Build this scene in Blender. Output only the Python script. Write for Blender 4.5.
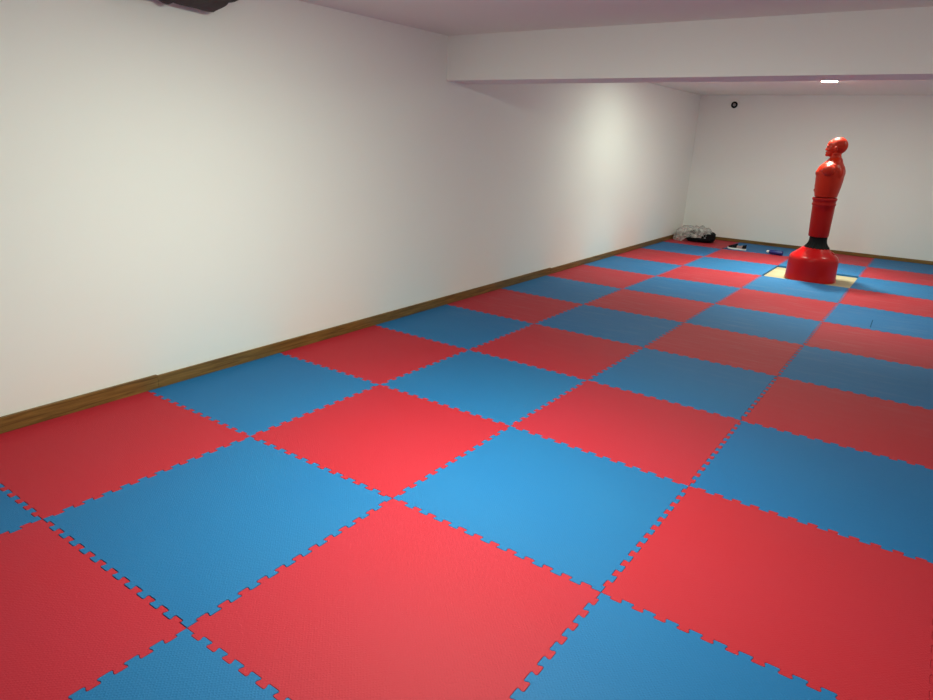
import bpy, bmesh, math, random
from mathutils.geometry import delaunay_2d_cdt
from mathutils import Vector, Matrix, noise

for o in list(bpy.data.objects):
    bpy.data.objects.remove(o, do_unlink=True)
scene = bpy.context.scene
COL = scene.collection
random.seed(7)

# ------------------------------------------------------------------ camera
YAW, PITCH, ROLL = -0.606543877, -0.313079242, 0.0412813662
fwd = Vector((math.sin(YAW) * math.cos(PITCH), math.cos(YAW) * math.cos(PITCH), math.sin(PITCH)))
sd = Vector((math.cos(YAW), -math.sin(YAW), 0))
up = sd.cross(fwd)
rx = sd * math.cos(ROLL) + up * math.sin(ROLL)
uy = -sd * math.sin(ROLL) + up * math.cos(ROLL)
cam = bpy.data.cameras.new('camera')
cam.sensor_fit = 'HORIZONTAL'
cam.sensor_width = 36
cam.lens = 36 * 662.446 / 933
cam.clip_start = 0.02
cam_o = bpy.data.objects.new('camera', cam)
COL.objects.link(cam_o)
M = Matrix((rx, uy, -fwd)).transposed().to_4x4()
M.translation = Vector((3.71972, -0.94968, 1.54937))
cam_o.matrix_world = M
scene.camera = cam_o

# ------------------------------------------------------------------ world, exposure, lamp strengths
w = bpy.data.worlds.new('world')
scene.world = w
w.use_nodes = True
w.node_tree.nodes['Background'].inputs[0].default_value = (1, 0.97, 0.92, 1)
w.node_tree.nodes['Background'].inputs[1].default_value = 0.0
scene.view_settings.view_transform = 'Standard'
scene.view_settings.look = 'None'
scene.view_settings.gamma = 1
scene.view_settings.use_curve_mapping = False
scene.view_settings.exposure = 0.0
LAMP_RGB = (0.98, 1.095, 0.90)
# (x, y, emission strength) of the round ceiling lamps, last two added as fill
LAMPS = [(2.27, 8.58, 370, 20), (1.25, 7.35, 290, 5), (2.20, 1.25, 1080, 8), (3.15, 6.40, 90, 7), (3.75, 8.40, 130, 2)]   # last: watts of its downward beam

# ------------------------------------------------------------------ room numbers (metres)
XR, YB, YF, ZC, ZF = 5.02, 10.99, -3.0, 2.345, -0.025   # right wall, far wall, near wall, ceiling, bare floor

# ------------------------------------------------------------------ materials
def mat(name, base, rough=0.6, spec=0.5, metallic=0.0, bump=None, vary=None, coat=0, sheen=0, extra=None):
    m = bpy.data.materials.new(name)
    m.use_nodes = True
    nt = m.node_tree
    b = nt.nodes['Principled BSDF']
    b.inputs['Base Color'].default_value = (*base, 1)
    b.inputs['Roughness'].default_value = rough
    b.inputs['Specular IOR Level'].default_value = spec
    b.inputs['Metallic'].default_value = metallic
    b.inputs['Coat Weight'].default_value = coat
    tc = nt.nodes.new('ShaderNodeTexCoord')
    if vary:
        sc, col2, lo, hi = vary
        n = nt.nodes.new('ShaderNodeTexNoise')
        n.inputs['Scale'].default_value = sc
        n.inputs['Detail'].default_value = 5
        nt.links.new(tc.outputs['Object'], n.inputs['Vector'])
        r = nt.nodes.new('ShaderNodeValToRGB')
        r.color_ramp.elements[0].position = lo
        r.color_ramp.elements[1].position = hi
        r.color_ramp.elements[0].color = (*base, 1)
        r.color_ramp.elements[1].color = (*col2, 1)
        nt.links.new(n.outputs['Fac'], r.inputs[0])
        nt.links.new(r.outputs[0], b.inputs['Base Color'])
    if bump:
        sc, st, dist = bump
        n = nt.nodes.new('ShaderNodeTexNoise')
        n.inputs['Scale'].default_value = sc
        n.inputs['Detail'].default_value = 3
        nt.links.new(tc.outputs['Object'], n.inputs['Vector'])
        bp = nt.nodes.new('ShaderNodeBump')
        bp.inputs['Strength'].default_value = st
        bp.inputs['Distance'].default_value = dist
        nt.links.new(n.outputs['Fac'], bp.inputs['Height'])
        nt.links.new(bp.outputs[0], b.inputs['Normal'])
    if extra:
        extra(nt, b, tc)
    return m

WALL = mat('white_wall_paint', (0.86, 0.86, 0.835), 0.75, 0.3, bump=(60, 0.12, 0.002))
CEIL = mat('white_ceiling_paint', (0.83, 0.83, 0.765), 0.85, 0.2)
PLY = mat('pale_plywood', (0.36, 0.28, 0.17), 0.6, 0.3, vary=(6, (0.46, 0.37, 0.24), 0.35, 0.7))

def foam(name, a, c):
    """puzzle-mat foam: faint blotches and scuffs in the mat itself, a fine woven grain in relief"""
    m = bpy.data.materials.new(name)
    m.use_nodes = True
    nt = m.node_tree
    N = nt.nodes
    L = nt.links
    b = N['Principled BSDF']
    b.inputs['Roughness'].default_value = 0.60
    b.inputs['Specular IOR Level'].default_value = 0.20
    geo = N.new('ShaderNodeNewGeometry')
    oi = N.new('ShaderNodeObjectInfo')
    no = N.new('ShaderNodeTexNoise'); no.inputs['Scale'].default_value = 1.7; no.inputs['Detail'].default_value = 6
    L.new(geo.outputs['Position'], no.inputs['Vector'])
    mp = N.new('ShaderNodeMapRange'); mp.inputs[1].default_value = 0.3; mp.inputs[2].default_value = 0.72
    L.new(no.outputs['Fac'], mp.inputs[0])
    ad = N.new('ShaderNodeMath'); ad.operation = 'MULTIPLY_ADD'; ad.inputs[1].default_value = 0.6
    L.new(oi.outputs['Random'], ad.inputs[0])
    m2 = N.new('ShaderNodeMath'); m2.operation = 'MULTIPLY'; m2.inputs[1].default_value = 0.4
    L.new(mp.outputs[0], m2.inputs[0]); L.new(m2.outputs[0], ad.inputs[2])
    mix = N.new('ShaderNodeMix'); mix.data_type = 'RGBA'
    mix.inputs[6].default_value = (*a, 1); mix.inputs[7].default_value = (*c, 1)
    L.new(ad.outputs[0], mix.inputs[0])
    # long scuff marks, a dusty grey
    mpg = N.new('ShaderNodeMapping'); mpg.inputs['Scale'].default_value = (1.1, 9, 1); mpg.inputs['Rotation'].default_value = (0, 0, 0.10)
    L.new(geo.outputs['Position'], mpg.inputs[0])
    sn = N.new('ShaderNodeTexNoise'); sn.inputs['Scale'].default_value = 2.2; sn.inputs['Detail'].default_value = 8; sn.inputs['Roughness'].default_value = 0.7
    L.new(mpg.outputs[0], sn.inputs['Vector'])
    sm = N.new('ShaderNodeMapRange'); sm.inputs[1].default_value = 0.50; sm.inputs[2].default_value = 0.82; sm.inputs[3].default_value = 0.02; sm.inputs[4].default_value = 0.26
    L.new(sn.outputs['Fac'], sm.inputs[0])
    # scuffs and their grey tint strengthen beyond the beam, round the dummy
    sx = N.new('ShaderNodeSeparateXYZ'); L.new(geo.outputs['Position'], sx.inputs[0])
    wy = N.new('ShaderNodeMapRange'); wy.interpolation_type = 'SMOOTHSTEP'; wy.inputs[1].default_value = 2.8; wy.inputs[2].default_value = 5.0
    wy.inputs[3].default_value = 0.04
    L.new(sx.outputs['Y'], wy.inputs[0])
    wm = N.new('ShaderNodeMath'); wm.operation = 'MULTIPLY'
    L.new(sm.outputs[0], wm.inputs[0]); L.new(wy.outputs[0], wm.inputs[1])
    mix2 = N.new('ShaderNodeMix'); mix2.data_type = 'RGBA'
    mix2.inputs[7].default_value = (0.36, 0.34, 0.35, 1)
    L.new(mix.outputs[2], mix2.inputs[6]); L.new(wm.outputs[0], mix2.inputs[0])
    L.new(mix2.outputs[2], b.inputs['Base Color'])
    # grain
    mp3 = N.new('ShaderNodeMapping'); mp3.inputs['Rotation'].default_value = (0, 0, 0.785)
    L.new(geo.outputs['Position'], mp3.inputs[0])
    ck = N.new('ShaderNodeTexVoronoi'); ck.inputs['Scale'].default_value = 110; ck.distance = 'CHEBYCHEV'; ck.inputs['Randomness'].default_value = 0.35
    L.new(mp3.outputs[0], ck.inputs['Vector'])
    bp = N.new('ShaderNodeBump'); bp.inputs['Strength'].default_value = 0.7; bp.inputs['Distance'].default_value = 0.002
    L.new(ck.outputs['Distance'], bp.inputs['Height'])
    L.new(bp.outputs[0], b.inputs['Normal'])
    return m

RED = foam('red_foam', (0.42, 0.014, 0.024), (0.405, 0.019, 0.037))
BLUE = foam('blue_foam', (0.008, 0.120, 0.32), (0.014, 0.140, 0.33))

BLUEDARK = mat('dark_blue_crease', (0.008, 0.06, 0.13), 0.8, 0.1)

def wood(name, c1, c2, axis):
    def ex(nt, b, tc):
        mp = nt.nodes.new('ShaderNodeMapping')
        mp.inputs['Scale'].default_value = (18, 1.2, 26) if axis == 'y' else (1.2, 18, 26)
        nt.links.new(tc.outputs['Object'], mp.inputs[0])
        n = nt.nodes.new('ShaderNodeTexNoise'); n.inputs['Scale'].default_value = 3; n.inputs['Detail'].default_value = 8; n.inputs['Distortion'].default_value = 0.8
        nt.links.new(mp.outputs[0], n.inputs['Vector'])
        r = nt.nodes.new('ShaderNodeValToRGB')
        r.color_ramp.elements[0].position = 0.32; r.color_ramp.elements[0].color = (*c1, 1)
        r.color_ramp.elements[1].position = 0.68; r.color_ramp.elements[1].color = (*c2, 1)
        nt.links.new(n.outputs['Fac'], r.inputs[0]); nt.links.new(r.outputs[0], b.inputs['Base Color'])
    return mat(name, c1, 0.45, 0.4, extra=ex)
WOODL = wood('brown_skirting_wood', (0.10, 0.048, 0.010), (0.25, 0.135, 0.034), 'y')
WOODB = wood('brown_skirting_wood_far', (0.10, 0.048, 0.010), (0.25, 0.135, 0.034), 'x')

SKIN = mat('orange_red_vinyl', (0.41, 0.014, 0.001), 0.42, 0.28, bump=(25, 0.15, 0.004))
WRAP = mat('red_vinyl', (0.33, 0.003, 0.001), 0.42, 0.22, bump=(14, 0.3, 0.006))
BASE = mat('glossy_red_plastic', (0.46, 0.002, 0.003), 0.30, 0.30)
BLK = mat('black_rubber', (0.004, 0.004, 0.005), 0.6, 0.15)
BLKFAB = mat('black_fabric', (0.006, 0.006, 0.007), 0.85, 0.15, bump=(80, 0.4, 0.004))
DKCLOTH = mat('dark_grey_cloth', (0.075, 0.062, 0.062), 0.85, 0.2, bump=(120, 0.3, 0.002))
WHT = mat('white_plastic', (0.78, 0.77, 0.74), 0.4, 0.5)
GREYP = mat('grey_plastic', (0.30, 0.28, 0.27), 0.5, 0.5)
NAVY = mat('dark_blue_plastic', (0.010, 0.018, 0.16), 0.35, 0.5)
SHOEGREY = mat('grey_lining', (0.28, 0.20, 0.20), 0.8, 0.2)

def bagmat():
    m = bpy.data.materials.new('clear_plastic_film'); m.use_nodes = True
    nt = m.node_tree; b = nt.nodes['Principled BSDF']
    b.inputs['Base Color'].default_value = (0.62, 0.59, 0.57, 1)
    b.inputs['Roughness'].default_value = 0.3
    tc = nt.nodes.new('ShaderNodeTexCoord')
    n = nt.nodes.new('ShaderNodeTexNoise'); n.inputs['Scale'].default_value = 9; n.inputs['Detail'].default_value = 4; n.inputs['Distortion'].default_value = 1.5
    nt.links.new(tc.outputs['Object'], n.inputs['Vector'])
    mr = nt.nodes.new('ShaderNodeMapRange'); mr.inputs[1].default_value = 0.35; mr.inputs[2].default_value = 0.65; mr.inputs[3].default_value = 0.25; mr.inputs[4].default_value = 0.72
    nt.links.new(n.outputs['Fac'], mr.inputs[0]); nt.links.new(mr.outputs[0], b.inputs['Alpha'])
    return m
FILM = bagmat()

def emis():
    m = bpy.data.materials.new
    return m
def lampmat(s):
    m = bpy.data.materials.new('lit_diffuser'); m.use_nodes = True
    b = m.node_tree.nodes['Principled BSDF']
    b.inputs['Base Color'].default_value = (0.9, 0.9, 0.9, 1)
    b.inputs['Emission Color'].default_value = (*LAMP_RGB, 1)
    b.inputs['Emission Strength'].default_value = s
    return m

# ------------------------------------------------------------------ helpers
def obj(name, bm, m, parent=None, smooth=False, autosm=None, loc=None):
    me = bpy.data.meshes.new(name)
    bmesh.ops.recalc_face_normals(bm, faces=bm.faces[:])
    if smooth:
        for f in bm.faces:
            f.smooth = True
    bm.to_mesh(me); bm.free()
    me.materials.append(m)
    if autosm:
        me.set_sharp_from_angle(angle=math.radians(autosm))
    o = bpy.data.objects.new(name, me)
    COL.objects.link(o)
    if parent: o.parent = parent
    if loc: o.location = loc
    return o

def tag(o, label, cat, group=None):
    o['label'] = label; o['category'] = cat
    if group: o['group'] = group
    return o

def empty(name, loc, label, cat, group=None, rz=0):
    o = bpy.data.objects.new(name, None)
    o.empty_display_size = 0.1
    COL.objects.link(o)
    o.location = loc; o.rotation_euler = (0, 0, rz)
    return tag(o, label, cat, group)

def box(bm, x0, x1, y0, y1, z0, z1, bev=0):
    r = bmesh.ops.create_cube(bm, size=1)
    for v in r['verts']:
        v.co = Vector((x0 + (v.co.x + .5) * (x1 - x0), y0 + (v.co.y + .5) * (y1 - y0), z0 + (v.co.z + .5) * (z1 - z0)))
    if bev:
        es = list({e for v in r['verts'] for e in v.link_edges})
        bmesh.ops.bevel(bm, geom=es, offset=bev, segments=2, affect='EDGES', profile=0.5)

def lathe(bm, prof, seg=64, fn=None, cap0=True, cap1=True, mtx=None):
    rings = []
    for k, (r, z) in enumerate(prof):
        ring = []
        for i in range(seg):
            a = 2 * math.pi * i / seg
            rr = r if fn is None else fn(r, z, a, k)
            v = Vector((rr * math.cos(a), rr * math.sin(a), z))
            if mtx: v = mtx @ v
            ring.append(bm.verts.new(v))
        rings.append(ring)
    for a, b in zip(rings, rings[1:]):
        for i in range(seg):
            bm.faces.new((a[i], a[(i + 1) % seg], b[(i + 1) % seg], b[i]))
    if cap0: bm.faces.new(rings[0][::-1])
    if cap1: bm.faces.new(rings[-1])

def struct(name, bm, m, **k):
    o = obj(name, bm, m, **k); o['kind'] = 'structure'; return o

# ------------------------------------------------------------------ room shell
T = 0.15
bm = bmesh.new(); box(bm, -T, XR + T, YF - T, YB + T, ZF - 0.1, ZF); struct('floor', bm, PLY)
bm = bmesh.new(); box(bm, -T, XR + T, YF - T, YB + T, ZC, ZC + 0.1); struct('ceiling', bm, CEIL)
bm = bmesh.new(); box(bm, -T, 0, YF - T, YB + T, ZF, ZC); struct('wall_left', bm, WALL)
bm = bmesh.new(); box(bm, XR, XR + T, YF - T, YB + T, ZF, ZC); struct('wall_right', bm, WALL)
bm = bmesh.new(); box(bm, 0, XR, YB, YB + T, ZF, ZC); struct('wall_back', bm, WALL)
bm = bmesh.new(); box(bm, 0, XR, YF - T, YF, ZF, ZC); struct('wall_front', bm, WALL)
# dropped ceiling beam across the room
bm = bmesh.new(); box(bm, 0, XR, 3.945, 4.33, 1.992, ZC); struct('trim_1', bm, WALL)
# skirting boards: two lengths along the left wall, butted near the second mat
bm = bmesh.new()
box(bm, 0, 0.019, YF, 1.085, ZF, 0.083, 0.002)
box(bm, 0, 0.016, 1.087, 6.1, ZF, 0.076, 0.002)
box(bm, 0, 0.018, 6.101, YB, ZF, 0.066, 0.002)
struct('baseboard_left', bm, WOODL)
bm = bmesh.new()
box(bm, 0.019, XR, YB - 0.016, YB, ZF, 0.052, 0.002)
struct('baseboard_back', bm, WOODB)

# ------------------------------------------------------------------ foam mats
NT = 12
P_ = 0.96 / NT
D_ = 0.024
def edge_profile():
    """(t, offset) along one metre of seam: rounded dovetail teeth"""
    h = D_ / 2
    pts = [(0, 0), (0.022, 0)]
    for k in range(NT):
        c = 0.02 + (k + 0.5) * P_
        pts += [(c - .225 * P_, 0) if k == 0 else (c - .205 * P_, -h + .005), (c - .265 * P_, h - .007), (c - .255 * P_, h - .0025), (c - .215 * P_, h),
                (c + .215 * P_, h), (c + .255 * P_, h - .0025), (c + .265 * P_, h - .007), (c + .225 * P_, 0) if k == NT - 1 else (c + .205 * P_, -h + .005)]
        if k < NT - 1:
            n = c + P_
            pts += [(c + .235 * P_, -h + .001), (c + .28 * P_, -h), (n - .28 * P_, -h), (n - .235 * P_, -h + .001)]
    pts += [(0.978, 0), (1, 0)]
    out = [pts[0]]
    for q in pts[1:]:
        if (q[0] - out[-1][0]) ** 2 + (q[1] - out[-1][1]) ** 2 > 1e-7: out.append(q)
    return [q for q in out if not (abs(q[1]) < 1e-9 and .0225 < q[0] < .9775 and False)]
PROF = edge_profile()

NODE = {}
meas = {(1,5):(0,-.03),(1,6):(0,-.045),(1,7):(.01,-.035),(1,8):(.015,-.035),(1,9):(0,-.035),(1,10):(-.01,-.045),
        (2,7):(.005,.03),(2,8):(0,.05),(2,9):(0,.05),(2,10):(0,.03),(2,6):(0,-.02),(1,1):(-.003,.012),(1,2):(-.006,.016),(2,1):(-.012,.016),(2,2):(-.018,.02),
        (2,0):(.01,-.006),(2,3):(-.012,0),(3,2):(.004,-.009),(3,3):(-.003,-.012),(3,7):(.008,.015),(3,8):(-.003,.03),(3,10):(0,-.03)}
X0, Y1 = 0.021, 10.972
JMIN = -2
for i in range(6):
    for j in range(JMIN, 12):
        dx, dy = meas.get((i, j), (random.uniform(-.003, .003), random.uniform(-.003, .003)))
        x = X0 if i == 0 else (XR - 0.003 if i == 5 else i + dx)
        y = Y1 if j == 11 else j + dy
        if i == 0: y = j + (-.02 if j > 4 else 0.012) if j < 11 else Y1
        NODE[(i, j)] = Vector((x, y))

def seam(a, b, flip, straight):
    if straight:
        return [a, b]
    d = b - a; L = d.length; d.normalize(); n = Vector((-d.y, d.x))
    s = -1 if flip else 1
    return [a + d * (t * L) + n * (o * s) for t, o in PROF]

def hseam(i, j):   # from node (i,j) to (i+1,j)
    return seam(NODE[(i, j)], NODE[(i + 1, j)], (i * 3 + j) % 2 == 0, j in (JMIN, 11) or (i, j) in ((2, 8), (2, 9)))
def vseam(i, j):   # from node (i,j) to (i,j+1)
    return seam(NODE[(i, j)], NODE[(i, j + 1)], (i + j) % 2 == 1, i in (0, 5) or (i, j) in ((2, 8), (3, 8)))

def inset(pts, g):
    n = len(pts); out = []
    for k in range(n):
        p0, p1, p2 = pts[k - 1], pts[k], pts[(k + 1) % n]
        d1 = (p1 - p0); d2 = (p2 - p1)
        if d1.length < 1e-6 or d2.length < 1e-6:
            out.append(p1); continue
        d1.normalize(); d2.normalize()
        n1 = Vector((-d1.y, d1.x)); n2 = Vector((-d2.y, d2.x))
        m = n1 + n2
        if m.length < 1e-3: m = n1
        m.normalize()
        c = max(0.5, m.dot(n1))
        out.append(p1 + m * (g / c))
    return out

def tile_outline(i, j):
    ring = hseam(i, j)[:-1] + vseam(i + 1, j)[:-1] + hseam(i, j + 1)[::-1][:-1] + vseam(i, j)[::-1][:-1]
    return ring

ORD = ['', 'first', 'second', 'third', 'fourth', 'fifth', 'sixth', 'seventh', 'eighth', 'ninth', 'tenth', 'eleventh', 'twelfth', 'thirteenth']
STRIP = ['the row along the left wall', 'second row from left wall', 'third row from left wall',
         'fourth row from left wall', 'the row against the right wall']

def mat_label(i, j, col):
    k = 11 - j
    if i == 2 and j == 7: return 'blue foam mat directly in front of the bare gap under the red dummy'
    if i == 2 and j == 9: return 'blue foam mat directly behind the red dummy and its bare gap'
    if i == 1 and j == 8: return 'blue foam mat just left of the bare gap under the red dummy'
    if i == 3 and j == 8: return 'blue foam mat just right of the bare gap under the red dummy'
    if i == 0 and j == 10: return 'red foam mat in the far left corner under the plastic bag'
    if i == 2 and j < 8: return '%s foam mat, %s in front of the dummy gap in the same row' % (col, ORD[8 - j])
    if i == 2 and j == 10: return 'red foam mat at the far wall straight behind the red dummy'
    return '%s foam mat, %s from far wall in %s' % (col, ORD[k], STRIP[i])

for i in range(5):
    for j in range(JMIN, 11):
        if (i, j) == (2, 8):
            continue
        red = (i + j) % 2 == 0 if i < 4 else (i + j) % 2 == 1
        pts = tile_outline(i, j)
        # counter-clockwise ring
        area = sum(pts[k - 1].x * pts[k].y - pts[k].x * pts[k - 1].y for k in range(len(pts)))
        if area < 0: pts = pts[::-1]
        gap = random.choice([.0003, .0006, .0012])
        cx, cy = i + .5, j + .5
        r0 = inset(pts, gap + .0009); r1 = inset(pts, gap)
        dz = random.uniform(-.0008, .0)
        bm = bmesh.new()
        V = []
        for ring, z in ((r0, dz), (r1, dz - .0016), (r1, ZF + .0003)):
            V.append([bm.verts.new((p.x - cx, p.y - cy, z - ZF)) for p in ring])
        n = len(pts)
        v2 = [Vector((p.co.x, p.co.y)) for p in V[0]]
        cd = delaunay_2d_cdt(v2, [], [list(range(n))], 1, 1e-6)
        if len(cd[0]) != n: print('WARN cdt', i, j, len(cd[0]), n)
        for f in cd[2] if len(cd[0]) == n else []:
            bm.faces.new([V[0][cd[3][q][0]] for q in f])
        for a, b in zip(V, V[1:]):
            for k in range(n):
                bm.faces.new((a[k], b[k], b[(k + 1) % n], a[(k + 1) % n]))
        for f in cd[2] if len(cd[0]) == n else []:
            bm.faces.new([V[2][cd[3][q][0]] for q in f][::-1])
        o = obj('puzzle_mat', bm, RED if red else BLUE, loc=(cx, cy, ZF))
        tag(o, mat_label(i, j, 'red' if red else 'blue'), 'floor mat', 'interlocking red and blue floor mats')
        if (i, j) == (3, 6):
            bm = bmesh.new(); box(bm, -.004, .004, -.17, .17, 0, .0012, .0004)
            c_ = obj('crease', bm, BLUEDARK, o); c_.location = (-.115, -.24, -ZF - .0006); c_.rotation_euler = (0, 0, .03)
            c_['label'] = 'short dark crease across the blue mat'

# ------------------------------------------------------------------ round ceiling lamps; last two are unseen, added to brighten the far right
for k, (lx, ly, s, beam_w) in enumerate(LAMPS):
    t = empty('ceiling_lamp', (lx, ly, ZC),
              ('lit round white ceiling lamp behind the beam, above the red dummy', 'round white ceiling lamp behind the beam, near the left wall',
               'round white ceiling lamp in front of the beam over the near mats',
               'added unseen ceiling lamp behind the beam, brightening the far mats on the right',
               'added unseen ceiling lamp right of the dummy, brightening the far wall')[k],
              'ceiling lamp', 'round ceiling lamps')
    bm = bmesh.new()
    lathe(bm, [(.089, -.007), (.092, -.011), (.098, -.011), (.104, -.007), (.106, 0)], 64, cap0=False, cap1=False)
    obj('rim', bm, WHT, t, smooth=True)
    bm = bmesh.new()
    lathe(bm, [(.0895, -.007), (.088, -.012), (.080, -.016), (.066, -.019), (.042, -.022), (.015, -.023)], 48, cap0=False)
    obj('diffuser', bm, lampmat(s), t, smooth=True)
    if k == 0: t.scale = (.95, .95, .6)
    ld = bpy.data.lights.new('lamp_beam', 'AREA')
    ld.shape = 'DISK'; ld.size = 0.16; ld.energy = beam_w; ld.color = LAMP_RGB; ld.spread = math.radians(82)
    lo = bpy.data.objects.new('lamp_beam', ld); COL.objects.link(lo); lo.parent = t; lo.location = (0, 0, -.026)

# ------------------------------------------------------------------ round wall vent
t = empty('wall_vent', (0.57, YB, 2.196), 'small round white vent with a dark ring high on the far wall', 'vent')
R90 = Matrix.Rotation(math.radians(90), 4, 'X')
bm = bmesh.new(); lathe(bm, [(.088, 0), (.088, .006), (.080, .010), (.052, .010), (.050, .004)], 48, mtx=R90); obj('plate', bm, WALL, t, smooth=True, autosm=35)
bm = bmesh.new(); lathe(bm, [(.052, .0045), (.052, .015), (.046, .020), (.026, .018), (.024, .010)], 48, mtx=R90); obj('ring', bm, BLK, t, smooth=True, autosm=35)
bm = bmesh.new(); lathe(bm, [(.024, .0105), (.023, .021), (.012, .024)], 32, mtx=R90); obj('cap', bm, GREYP, t, smooth=True, autosm=35)

# ------------------------------------------------------------------ free-standing training dummy
DX, DY = 2.508, 8.39
h = Vector((DX - 3.71972, DY + 0.94968, 0)).normalized()
side = Vector((h.y, -h.x, 0))
face_dir = (-side * math.cos(math.radians(8)) + h * math.sin(math.radians(8)))
rz = math.atan2(face_dir.y, face_dir.x)
D = empty('training_dummy', (DX, DY, ZF), 'red human-shaped striking dummy on a round weighted base in the mat gap', 'training dummy', rz=rz)
ZO = -ZF
# base: rounded drum, sloping shoulders
bm = bmesh.new()
prof = [(.05, 0), (.284, 0), (.295, .006), (.298, .020), (.291, .05), (.287, .12), (.286, .20), (.285, .262), (.282, .280), (.272, .302),
        (.250, .325), (.215, .350), (.180, .378), (.160, .398), (.150, .408), (.135, .412), (.05, .412)]
def lobes(r, z, a, k):
    if .33 < z < .40: return r * (1 + .012 * math.cos(12 * a))
    return r
lathe(bm, prof, 96, fn=lobes)
obj('base', bm, BASE, D, smooth=True, autosm=40)
bm = bmesh.new()
lathe(bm, [(.018, 0), (.028, 0), (.028, .012), (.022, .016), (.010, .016)], 24, mtx=Matrix.Translation((-.20, .0, .352)) @ Matrix.Rotation(math.radians(-32), 4, 'Y'))
obj('filler_cap', bm, BASE, D, smooth=True, autosm=35)
# neck: black ribbed rubber skirt
bm = bmesh.new()
def ribs(r, z, a, k):
    return r * (1 + .035 * math.cos(22 * a) * max(0, min(1, (.50 - z) / .08)))
lathe(bm, [(.146, .405), (.140, .418), (.122, .440), (.108, .468), (.102, .50), (.101, .55), (.101, .585)], 132, fn=ribs)
NECK = obj('neck_sleeve', bm, BLK, D, smooth=True, autosm=60)

def sect_mesh(bm, secs, seg=72, e=2.3, cap=True, fold=0):
    """secs: (z, front, back, half width) in the dummy's frame, +x is where it faces"""
    rings = []
    for k, (z, f, b, hw) in enumerate(secs):
        ring = []
        for i in range(seg):
            a = 2 * math.pi * i / seg
            ca, sa = math.cos(a), math.sin(a)
            px = math.copysign(abs(ca) ** (2 / e), ca); py = math.copysign(abs(sa) ** (2 / e), sa)
            cx = (f - b) / 2; hx = (f + b) / 2
            ring.append(bm.verts.new((cx + px * hx, py * hw, z)))
        rings.append(ring)
    for a, b in zip(rings, rings[1:]):
        for i in range(seg):
            bm.faces.new((a[i], a[(i + 1) % seg], b[(i + 1) % seg], b[i]))
    if cap:
        bm.faces.new(rings[0][::-1]); bm.faces.new(rings[-1])

def ell(bm, c, r, rot=None, seg=32):
    ret = bmesh.ops.create_uvsphere(bm, u_segments=seg, v_segments=seg // 2, radius=1)
    m = Matrix.Translation(Vector(c)) @ (rot or Matrix()) @ Matrix.Diagonal((*r, 1))
    bmesh.ops.transform(bm, matrix=m, verts=ret['verts'])

def remeshed(name, bm, voxel, m, parent, smooth_it=4):
    me = bpy.data.meshes.new(name + '_src')
    bmesh.ops.recalc_face_normals(bm, faces=bm.faces[:])
    bm.to_mesh(me); bm.free()
    o = bpy.data.objects.new(name + '_src', me); COL.objects.link(o)
    md = o.modifiers.new('r', 'REMESH'); md.mode = 'VOXEL'; md.voxel_size = voxel; md.use_smooth_shade = True
    sm = o.modifiers.new('s', 'SMOOTH'); sm.factor = 0.5; sm.iterations = smooth_it
    dg = bpy.context.evaluated_depsgraph_get()
    me2 = bpy.data.meshes.new_from_object(o.evaluated_get(dg))
    bpy.data.objects.remove(o, do_unlink=True)
    me2.materials.clear(); me2.materials.append(m); me2.name = name
    for p in me2.polygons: p.use_smooth = True
    q = bpy.data.objects.new(name, me2); COL.objects.link(q); q.parent = parent
    return q

# lower body: the padded wrap, with a raised double belt seam at its top
bm = bmesh.new()
secs = [(.548, .105, .085, .105), (.550, .120, .100, .118), (.563, .123, .104, .122), (.70, .131, .105, .130), (.85, .139, .107, .140), (.925, .142, .107, .146),
        (.930, .150, .113, .152), (.945, .152, .114, .154), (.958, .145, .108, .148), (.985, .147, .109, .150),
        (.992, .156, .115, .158), (1.012, .157, .116, .160), (1.020, .150, .110, .154), (1.024, .12, .09, .12)]
sect_mesh(bm, secs)
LOWER = obj('lower_body', bm, WRAP, D, smooth=True, autosm=50)
# torso, shoulders, neck and head as one surface
bm = bmesh.new()
secs = [(1.005, .140, .104, .150), (1.05, .150, .112, .158), (1.12, .158, .124, .172), (1.20, .164, .134, .182), (1.28, .168, .136, .190),
        (1.32, .166, .134, .190), (1.36, .150, .126, .180), (1.39, .120, .105, .165), (1.42, .092, .092, .115), (1.45, .070, .085, .080), (1.47, .05, .07, .05)]
sect_mesh(bm, secs, e=2.4)
for s in (1, -1):
    ell(bm, (.020, s * .180, 1.325), (.072, .060, .066))                       # arm stumps
    ell(bm, (.095, s * .075, 1.285), (.076, .085, .062))                       # pectorals
    ell(bm, (-.072, s * .080, 1.29), (.062, .080, .095))                       # shoulder blades
    ell(bm, (.03, s * .065, 1.40), (.05, .085, .035), Matrix.Rotation(math.radians(-22 * s), 4, 'X'))
for k in range(3):
    for s in (1, -1):
        ell(bm, (.135, s * .035, 1.19 - k * .055), (.026, .034, .026))        # abdominals
# neck
for z, cx, r in ((1.40, -.012, .078), (1.44, -.010, .068), (1.475, -.004, .063), (1.51, .0, .062)):
    ell(bm, (cx, 0, z), (r, r * .95, .045))
ell(bm, (-.010, 0, 1.605), (.103, .080, .100))                                 # skull
ell(bm, (.035, 0, 1.575), (.073, .068, .090))
ell(bm, (.050, 0, 1.618), (.058, .060, .056))                                  # face
ell(bm, (.052, 0, 1.515), (.056, .052, .040))                                  # jaw
ell(bm, (.094, 0, 1.497), (.021, .026, .020))                                  # chin
ell(bm, (.100, 0, 1.600), (.014, .048, .012))                                  # brow
ell(bm, (.108, 0, 1.574), (.009, .011, .026), Matrix.Rotation(math.radians(-18), 4, 'Y'))   # nose bridge
ell(bm, (.114, 0, 1.555), (.012, .017, .011))                                  # nose tip
ell(bm, (.106, 0, 1.530), (.010, .024, .005))                                  # lips
ell(bm, (.105, 0, 1.520), (.010, .021, .006))
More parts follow.
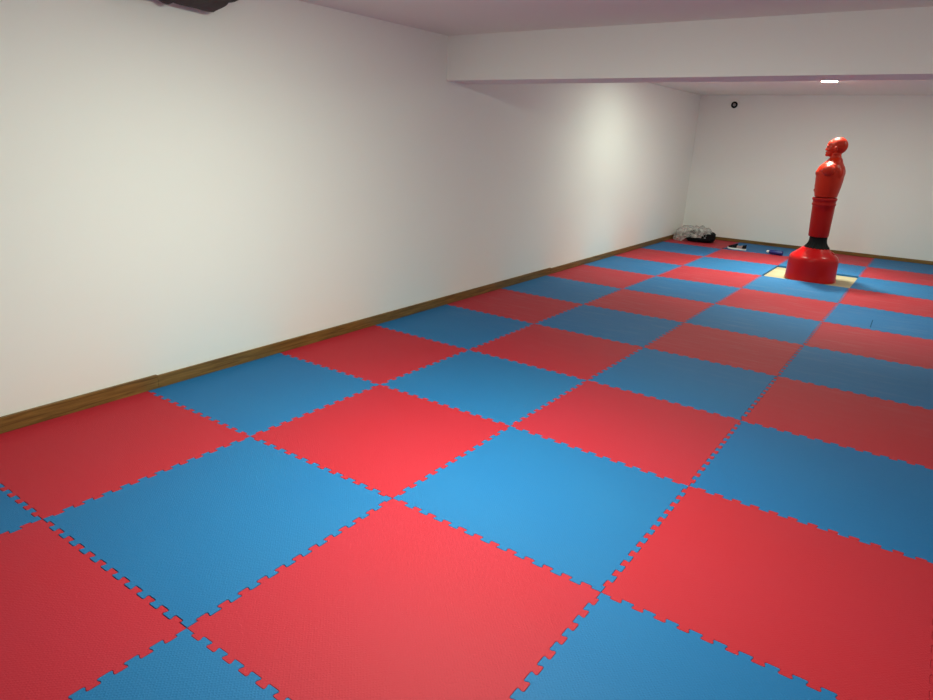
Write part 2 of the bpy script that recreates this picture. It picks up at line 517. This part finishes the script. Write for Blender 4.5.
for s in (1, -1):
    ell(bm, (.070, s * .042, 1.555), (.030, .018, .020))                       # cheekbones
    ell(bm, (.094, s * .028, 1.583), (.010, .015, .007))                       # closed eyes
    ell(bm, (.004, s * .080, 1.565), (.020, .012, .034), Matrix.Rotation(math.radians(12), 4, 'Y'))  # ears
    ell(bm, (-.006, s * .088, 1.572), (.008, .008, .028), Matrix.Rotation(math.radians(12), 4, 'Y'))
TORSO = remeshed('torso', bm, .0045, SKIN, D, 3)
# the measured heights are above the mat tops: lift everything but the base onto the board level
for c in (TORSO,):
    c.location.z = ZO
    c.location.x = -.014
LOWER.location.x = -.012
NECK.location.x = -.008

# ------------------------------------------------------------------ bag in the far corner
bm = bmesh.new()
bmesh.ops.create_icosphere(bm, subdivisions=5, radius=1)
for v in bm.verts:
    c = v.co.copy()
    p = 3.2
    q = (abs(c.x) ** p + abs(c.y) ** p + abs(c.z) ** p) ** (1 / p)
    c /= q
    n = noise.noise(c * 3.1) * .10 + noise.noise(c * 7) * .05
    c *= 1 + n
    v.co = Vector((c.x * .235, c.y * .18, max(0.0005, (c.z + .97) * .090)))
o = obj('black_sports_bag', bm, BLKFAB, smooth=True, loc=(.475, 10.50, 0))
o.rotation_euler = (0, 0, math.radians(10))
tag(o, 'black soft bundle lying under crumpled clear plastic in the far left corner', 'bag')

def film_pt(u, v):
    """shell point: u around, v from rim (0) to crown (1)"""
    a = u * 2 * math.pi
    ca, sa = math.cos(a), math.sin(a)
    px = math.copysign(abs(ca) ** .75, ca); py = math.copysign(abs(sa) ** .75, sa)
    ph = v * math.pi / 2
    rad = math.cos(ph) ** .55 if v < 1 else 0
    x, y, z = px * rad * .325, py * rad * .24, math.sin(ph) ** .8 * .235
    return Vector((x, y, z)), ca, sa
bm = bmesh.new()
NU, NV = 140, 44
rings = []
for jv in range(NV):
    v = jv / (NV - 1) * .985
    ring = []
    for iu in range(NU):
        c, ca, sa = film_pt(iu / NU, v)
        q = Vector((c.x * 9, c.y * 9, c.z * 11))
        crk = abs(noise.noise(q)) + .6 * abs(noise.noise(q * 2.1 + Vector((5, 1, 2)))) + .35 * abs(noise.noise(q * 4.5))
        d = Vector((c.x, c.y, c.z * 1.3 + .02)).normalized()
        c += d * (crk * .040 - .016)
        # the film is gathered up over the bundle's right and front, lies down at the left
        lift = 0
        front = max(0, -sa) * .9 + max(0, ca) * .55
        if c.x > -.16:
            lift = min(1, front) * .085 * (1 - v) * min(1, (c.x + .16) / .1)
        z = max(.001, c.z) + lift + .01 * noise.noise(Vector((c.x * 20, c.y * 20, 3)))
        if c.x > .1: z = min(z, z * (1 - (c.x - .1) * .9) + .0)
        ring.append(bm.verts.new((c.x, c.y, max(.001, z))))
    rings.append(ring)
for a, b in zip(rings, rings[1:]):
    for i in range(NU):
        bm.faces.new((a[i], a[(i + 1) % NU], b[(i + 1) % NU], b[i]))
bm.faces.new(rings[-1])
o = obj('plastic_bag', bm, FILM, smooth=True, loc=(.36, 10.53, 0))
o.rotation_euler = (0, 0, math.radians(5))
tag(o, 'crumpled clear plastic bag over a black bundle in the far left corner', 'plastic bag')

# ------------------------------------------------------------------ shoe on the mats near the far wall
S = empty('shoe', (1.185, 10.07, 0), 'black shoe with a white sole lying between the plastic bag and blue bottle', 'shoe', rz=math.radians(4))
def shoe_outline(t):   # half width along the length, t 0 toe .. 1 heel
    return .034 + .012 * math.exp(-((t - .28) / .2) ** 2) - .004 * math.exp(-((t - .62) / .15) ** 2)
def shoe_layer(bm, secs_fn, n=28, seg=24):
    rings = []
    for k in range(n + 1):
        t = k / n
        rings.append([bm.verts.new(p) for p in secs_fn(t, seg)])
    for a, b in zip(rings, rings[1:]):
        for i in range(seg):
            bm.faces.new((a[i], a[(i + 1) % seg], b[(i + 1) % seg], b[i]))
    bm.faces.new(rings[0][::-1]); bm.faces.new(rings[-1])
def sole(t, seg):
    x = -.14 + .28 * t
    endr = math.sqrt(max(.02, 1 - (2 * t - 1) ** 6))
    hw = shoe_outline(t) * endr
    z0 = .006 * (max(0, .2 - t) / .2)
    out = []
    for i in range(seg):
        a = 2 * math.pi * i / seg
        ca, sa = math.cos(a), math.sin(a)
        out.append((x, math.copysign(abs(ca) ** .5, ca) * hw, z0 + .0145 + math.copysign(abs(sa) ** .4, sa) * .0145))
    return out
bm = bmesh.new(); shoe_layer(bm, sole); obj('sole', bm, WHT, S, smooth=True, autosm=60)
def upper_front(t, seg):
    x = -.132 + .125 * t
    T_ = .03 + t * .45
    hw = (shoe_outline(T_) - .003) * math.sqrt(max(.05, 1 - (1 - t) ** 4 * .96))
    hgt = .018 + .052 * t ** .8
    out = []
    for i in range(seg):
        a = 2 * math.pi * i / seg
        ca, sa = math.cos(a), math.sin(a)
        out.append((x + (.016 * max(0, sa) * t), ca * hw * (1 - .25 * max(0, sa) * t), .0295 + (max(0, sa) * hgt)))
    return out
bm = bmesh.new(); shoe_layer(bm, upper_front, 20)
obj('upper', bm, BLKFAB, S, smooth=True, autosm=60)
def heel(t, seg):
    x = .078 + .056 * t
    hw = .036 * math.sqrt(max(.12, 1 - t ** 5))
    out = []
    for i in range(seg):
        a = 2 * math.pi * i / seg
        ca, sa = math.cos(a), math.sin(a)
        out.append((x + .006 * max(0, sa), ca * hw, .0295 + max(0, sa) * (.048 + .014 * t)))
    return out
bm = bmesh.new(); shoe_layer(bm, heel, 12); obj('heel_counter', bm, BLKFAB, S, smooth=True, autosm=60)
def quarter(t, seg):
    x = -.012 + .095 * t
    out = []
    for i in range(seg):
        a = 2 * math.pi * i / seg
        ca, sa = math.cos(a), math.sin(a)
        out.append((x, ca * .033, .0295 + max(0, sa) * (.052 - .018 * math.sin(math.pi * t))))
    return out
bm = bmesh.new(); shoe_layer(bm, quarter, 12); obj('lining', bm, SHOEGREY, S, smooth=True, autosm=60)
bm = bmesh.new()
prev = None
cv = [Vector((-.135, -.01, .004)), Vector((-.16, -.022, .004)), Vector((-.185, -.018, .004)), Vector((-.215, -.035, .004))]
for k in range(len(cv) - 1):
    d = cv[k + 1] - cv[k]
    m = Matrix.Translation((cv[k] + cv[k + 1]) / 2) @ d.to_track_quat('Z', 'Y').to_matrix().to_4x4()
    bmesh.ops.create_cone(bm, cap_ends=True, segments=8, radius1=.0035, radius2=.0035, depth=d.length + .004, matrix=m)
obj('lace', bm, BLKFAB, S, smooth=True)

# ------------------------------------------------------------------ blue bottle lying on the mat left of the dummy
B = empty('water_bottle', (1.765, 10.03, 0), 'dark blue bottle with a pale cap lying on the mat left of the dummy', 'bottle', rz=math.radians(-6))
RY = Matrix.Translation((0, 0, .036)) @ Matrix.Rotation(math.radians(-90), 4, 'Y')
bm = bmesh.new(); lathe(bm, [(.02, -.10), (.033, -.10), (.036, -.095), (.036, .055), (.033, .075), (.022, .092), (.015, .096), (.015, .105)], 40, mtx=RY)
obj('body', bm, NAVY, B, smooth=True, autosm=50)
bm = bmesh.new(); lathe(bm, [(.018, .098), (.020, .100), (.020, .122), (.017, .126), (.008, .128), (.008, .138), (.005, .140)], 32, mtx=RY)
obj('cap', bm, WHT, B, smooth=True, autosm=50)

# ------------------------------------------------------------------ dark cloth bundle under the ceiling at the left wall
bm = bmesh.new()
N1, N2 = 90, 40
# lower silhouette seen from the room: (y, z)
sil = [(1.02, 2.19), (1.10, 2.175), (1.285, 2.178), (1.325, 2.160), (1.345, 2.158), (1.36, 2.175), (1.42, 2.168), (1.52, 2.166), (1.585, 2.160), (1.615, 2.162), (1.65, 2.186), (1.69, 2.222), (1.74, 2.232), (1.79, 2.262), (1.82, 2.30)]
def low(y):
    for (a, za), (b, zb) in zip(sil, sil[1:]):
        if a <= y <= b: return za + (zb - za) * (y - a) / (b - a)
    return sil[-1][1]
rings = []
for a in range(N1 + 1):
    y = 1.02 + .80 * a / N1
    zl = low(y)
    ring = []
    for b in range(N2):
        an = 2 * math.pi * b / N2
        cx = .085 + .078 * math.copysign(abs(math.cos(an)) ** .7, math.cos(an))
        sz = math.sin(an)
        zz = zl + (2.343 - zl) * (sz + 1) / 2
        fo = .012 * math.sin(46 * y + 9 * zz) + .018 * noise.noise(Vector((y * 9, cx * 12, zz * 14))) + .008 * math.sin((zz - .35 * y) * 160)
        cx += fo * (1 if math.cos(an) > 0 else 0)
        ring.append(bm.verts.new((max(.002, cx), y, min(2.344, zz))))
    rings.append(ring)
for a, b in zip(rings, rings[1:]):
    for i in range(N2):
        bm.faces.new((a[i], a[(i + 1) % N2], b[(i + 1) % N2], b[i]))
bm.faces.new(rings[0][::-1]); bm.faces.new(rings[-1])
o = obj('cloth_bundle', bm, DKCLOTH, smooth=True)
tag(o, 'dark grey crumpled cloth bundle under the ceiling at the left wall', 'cloth')
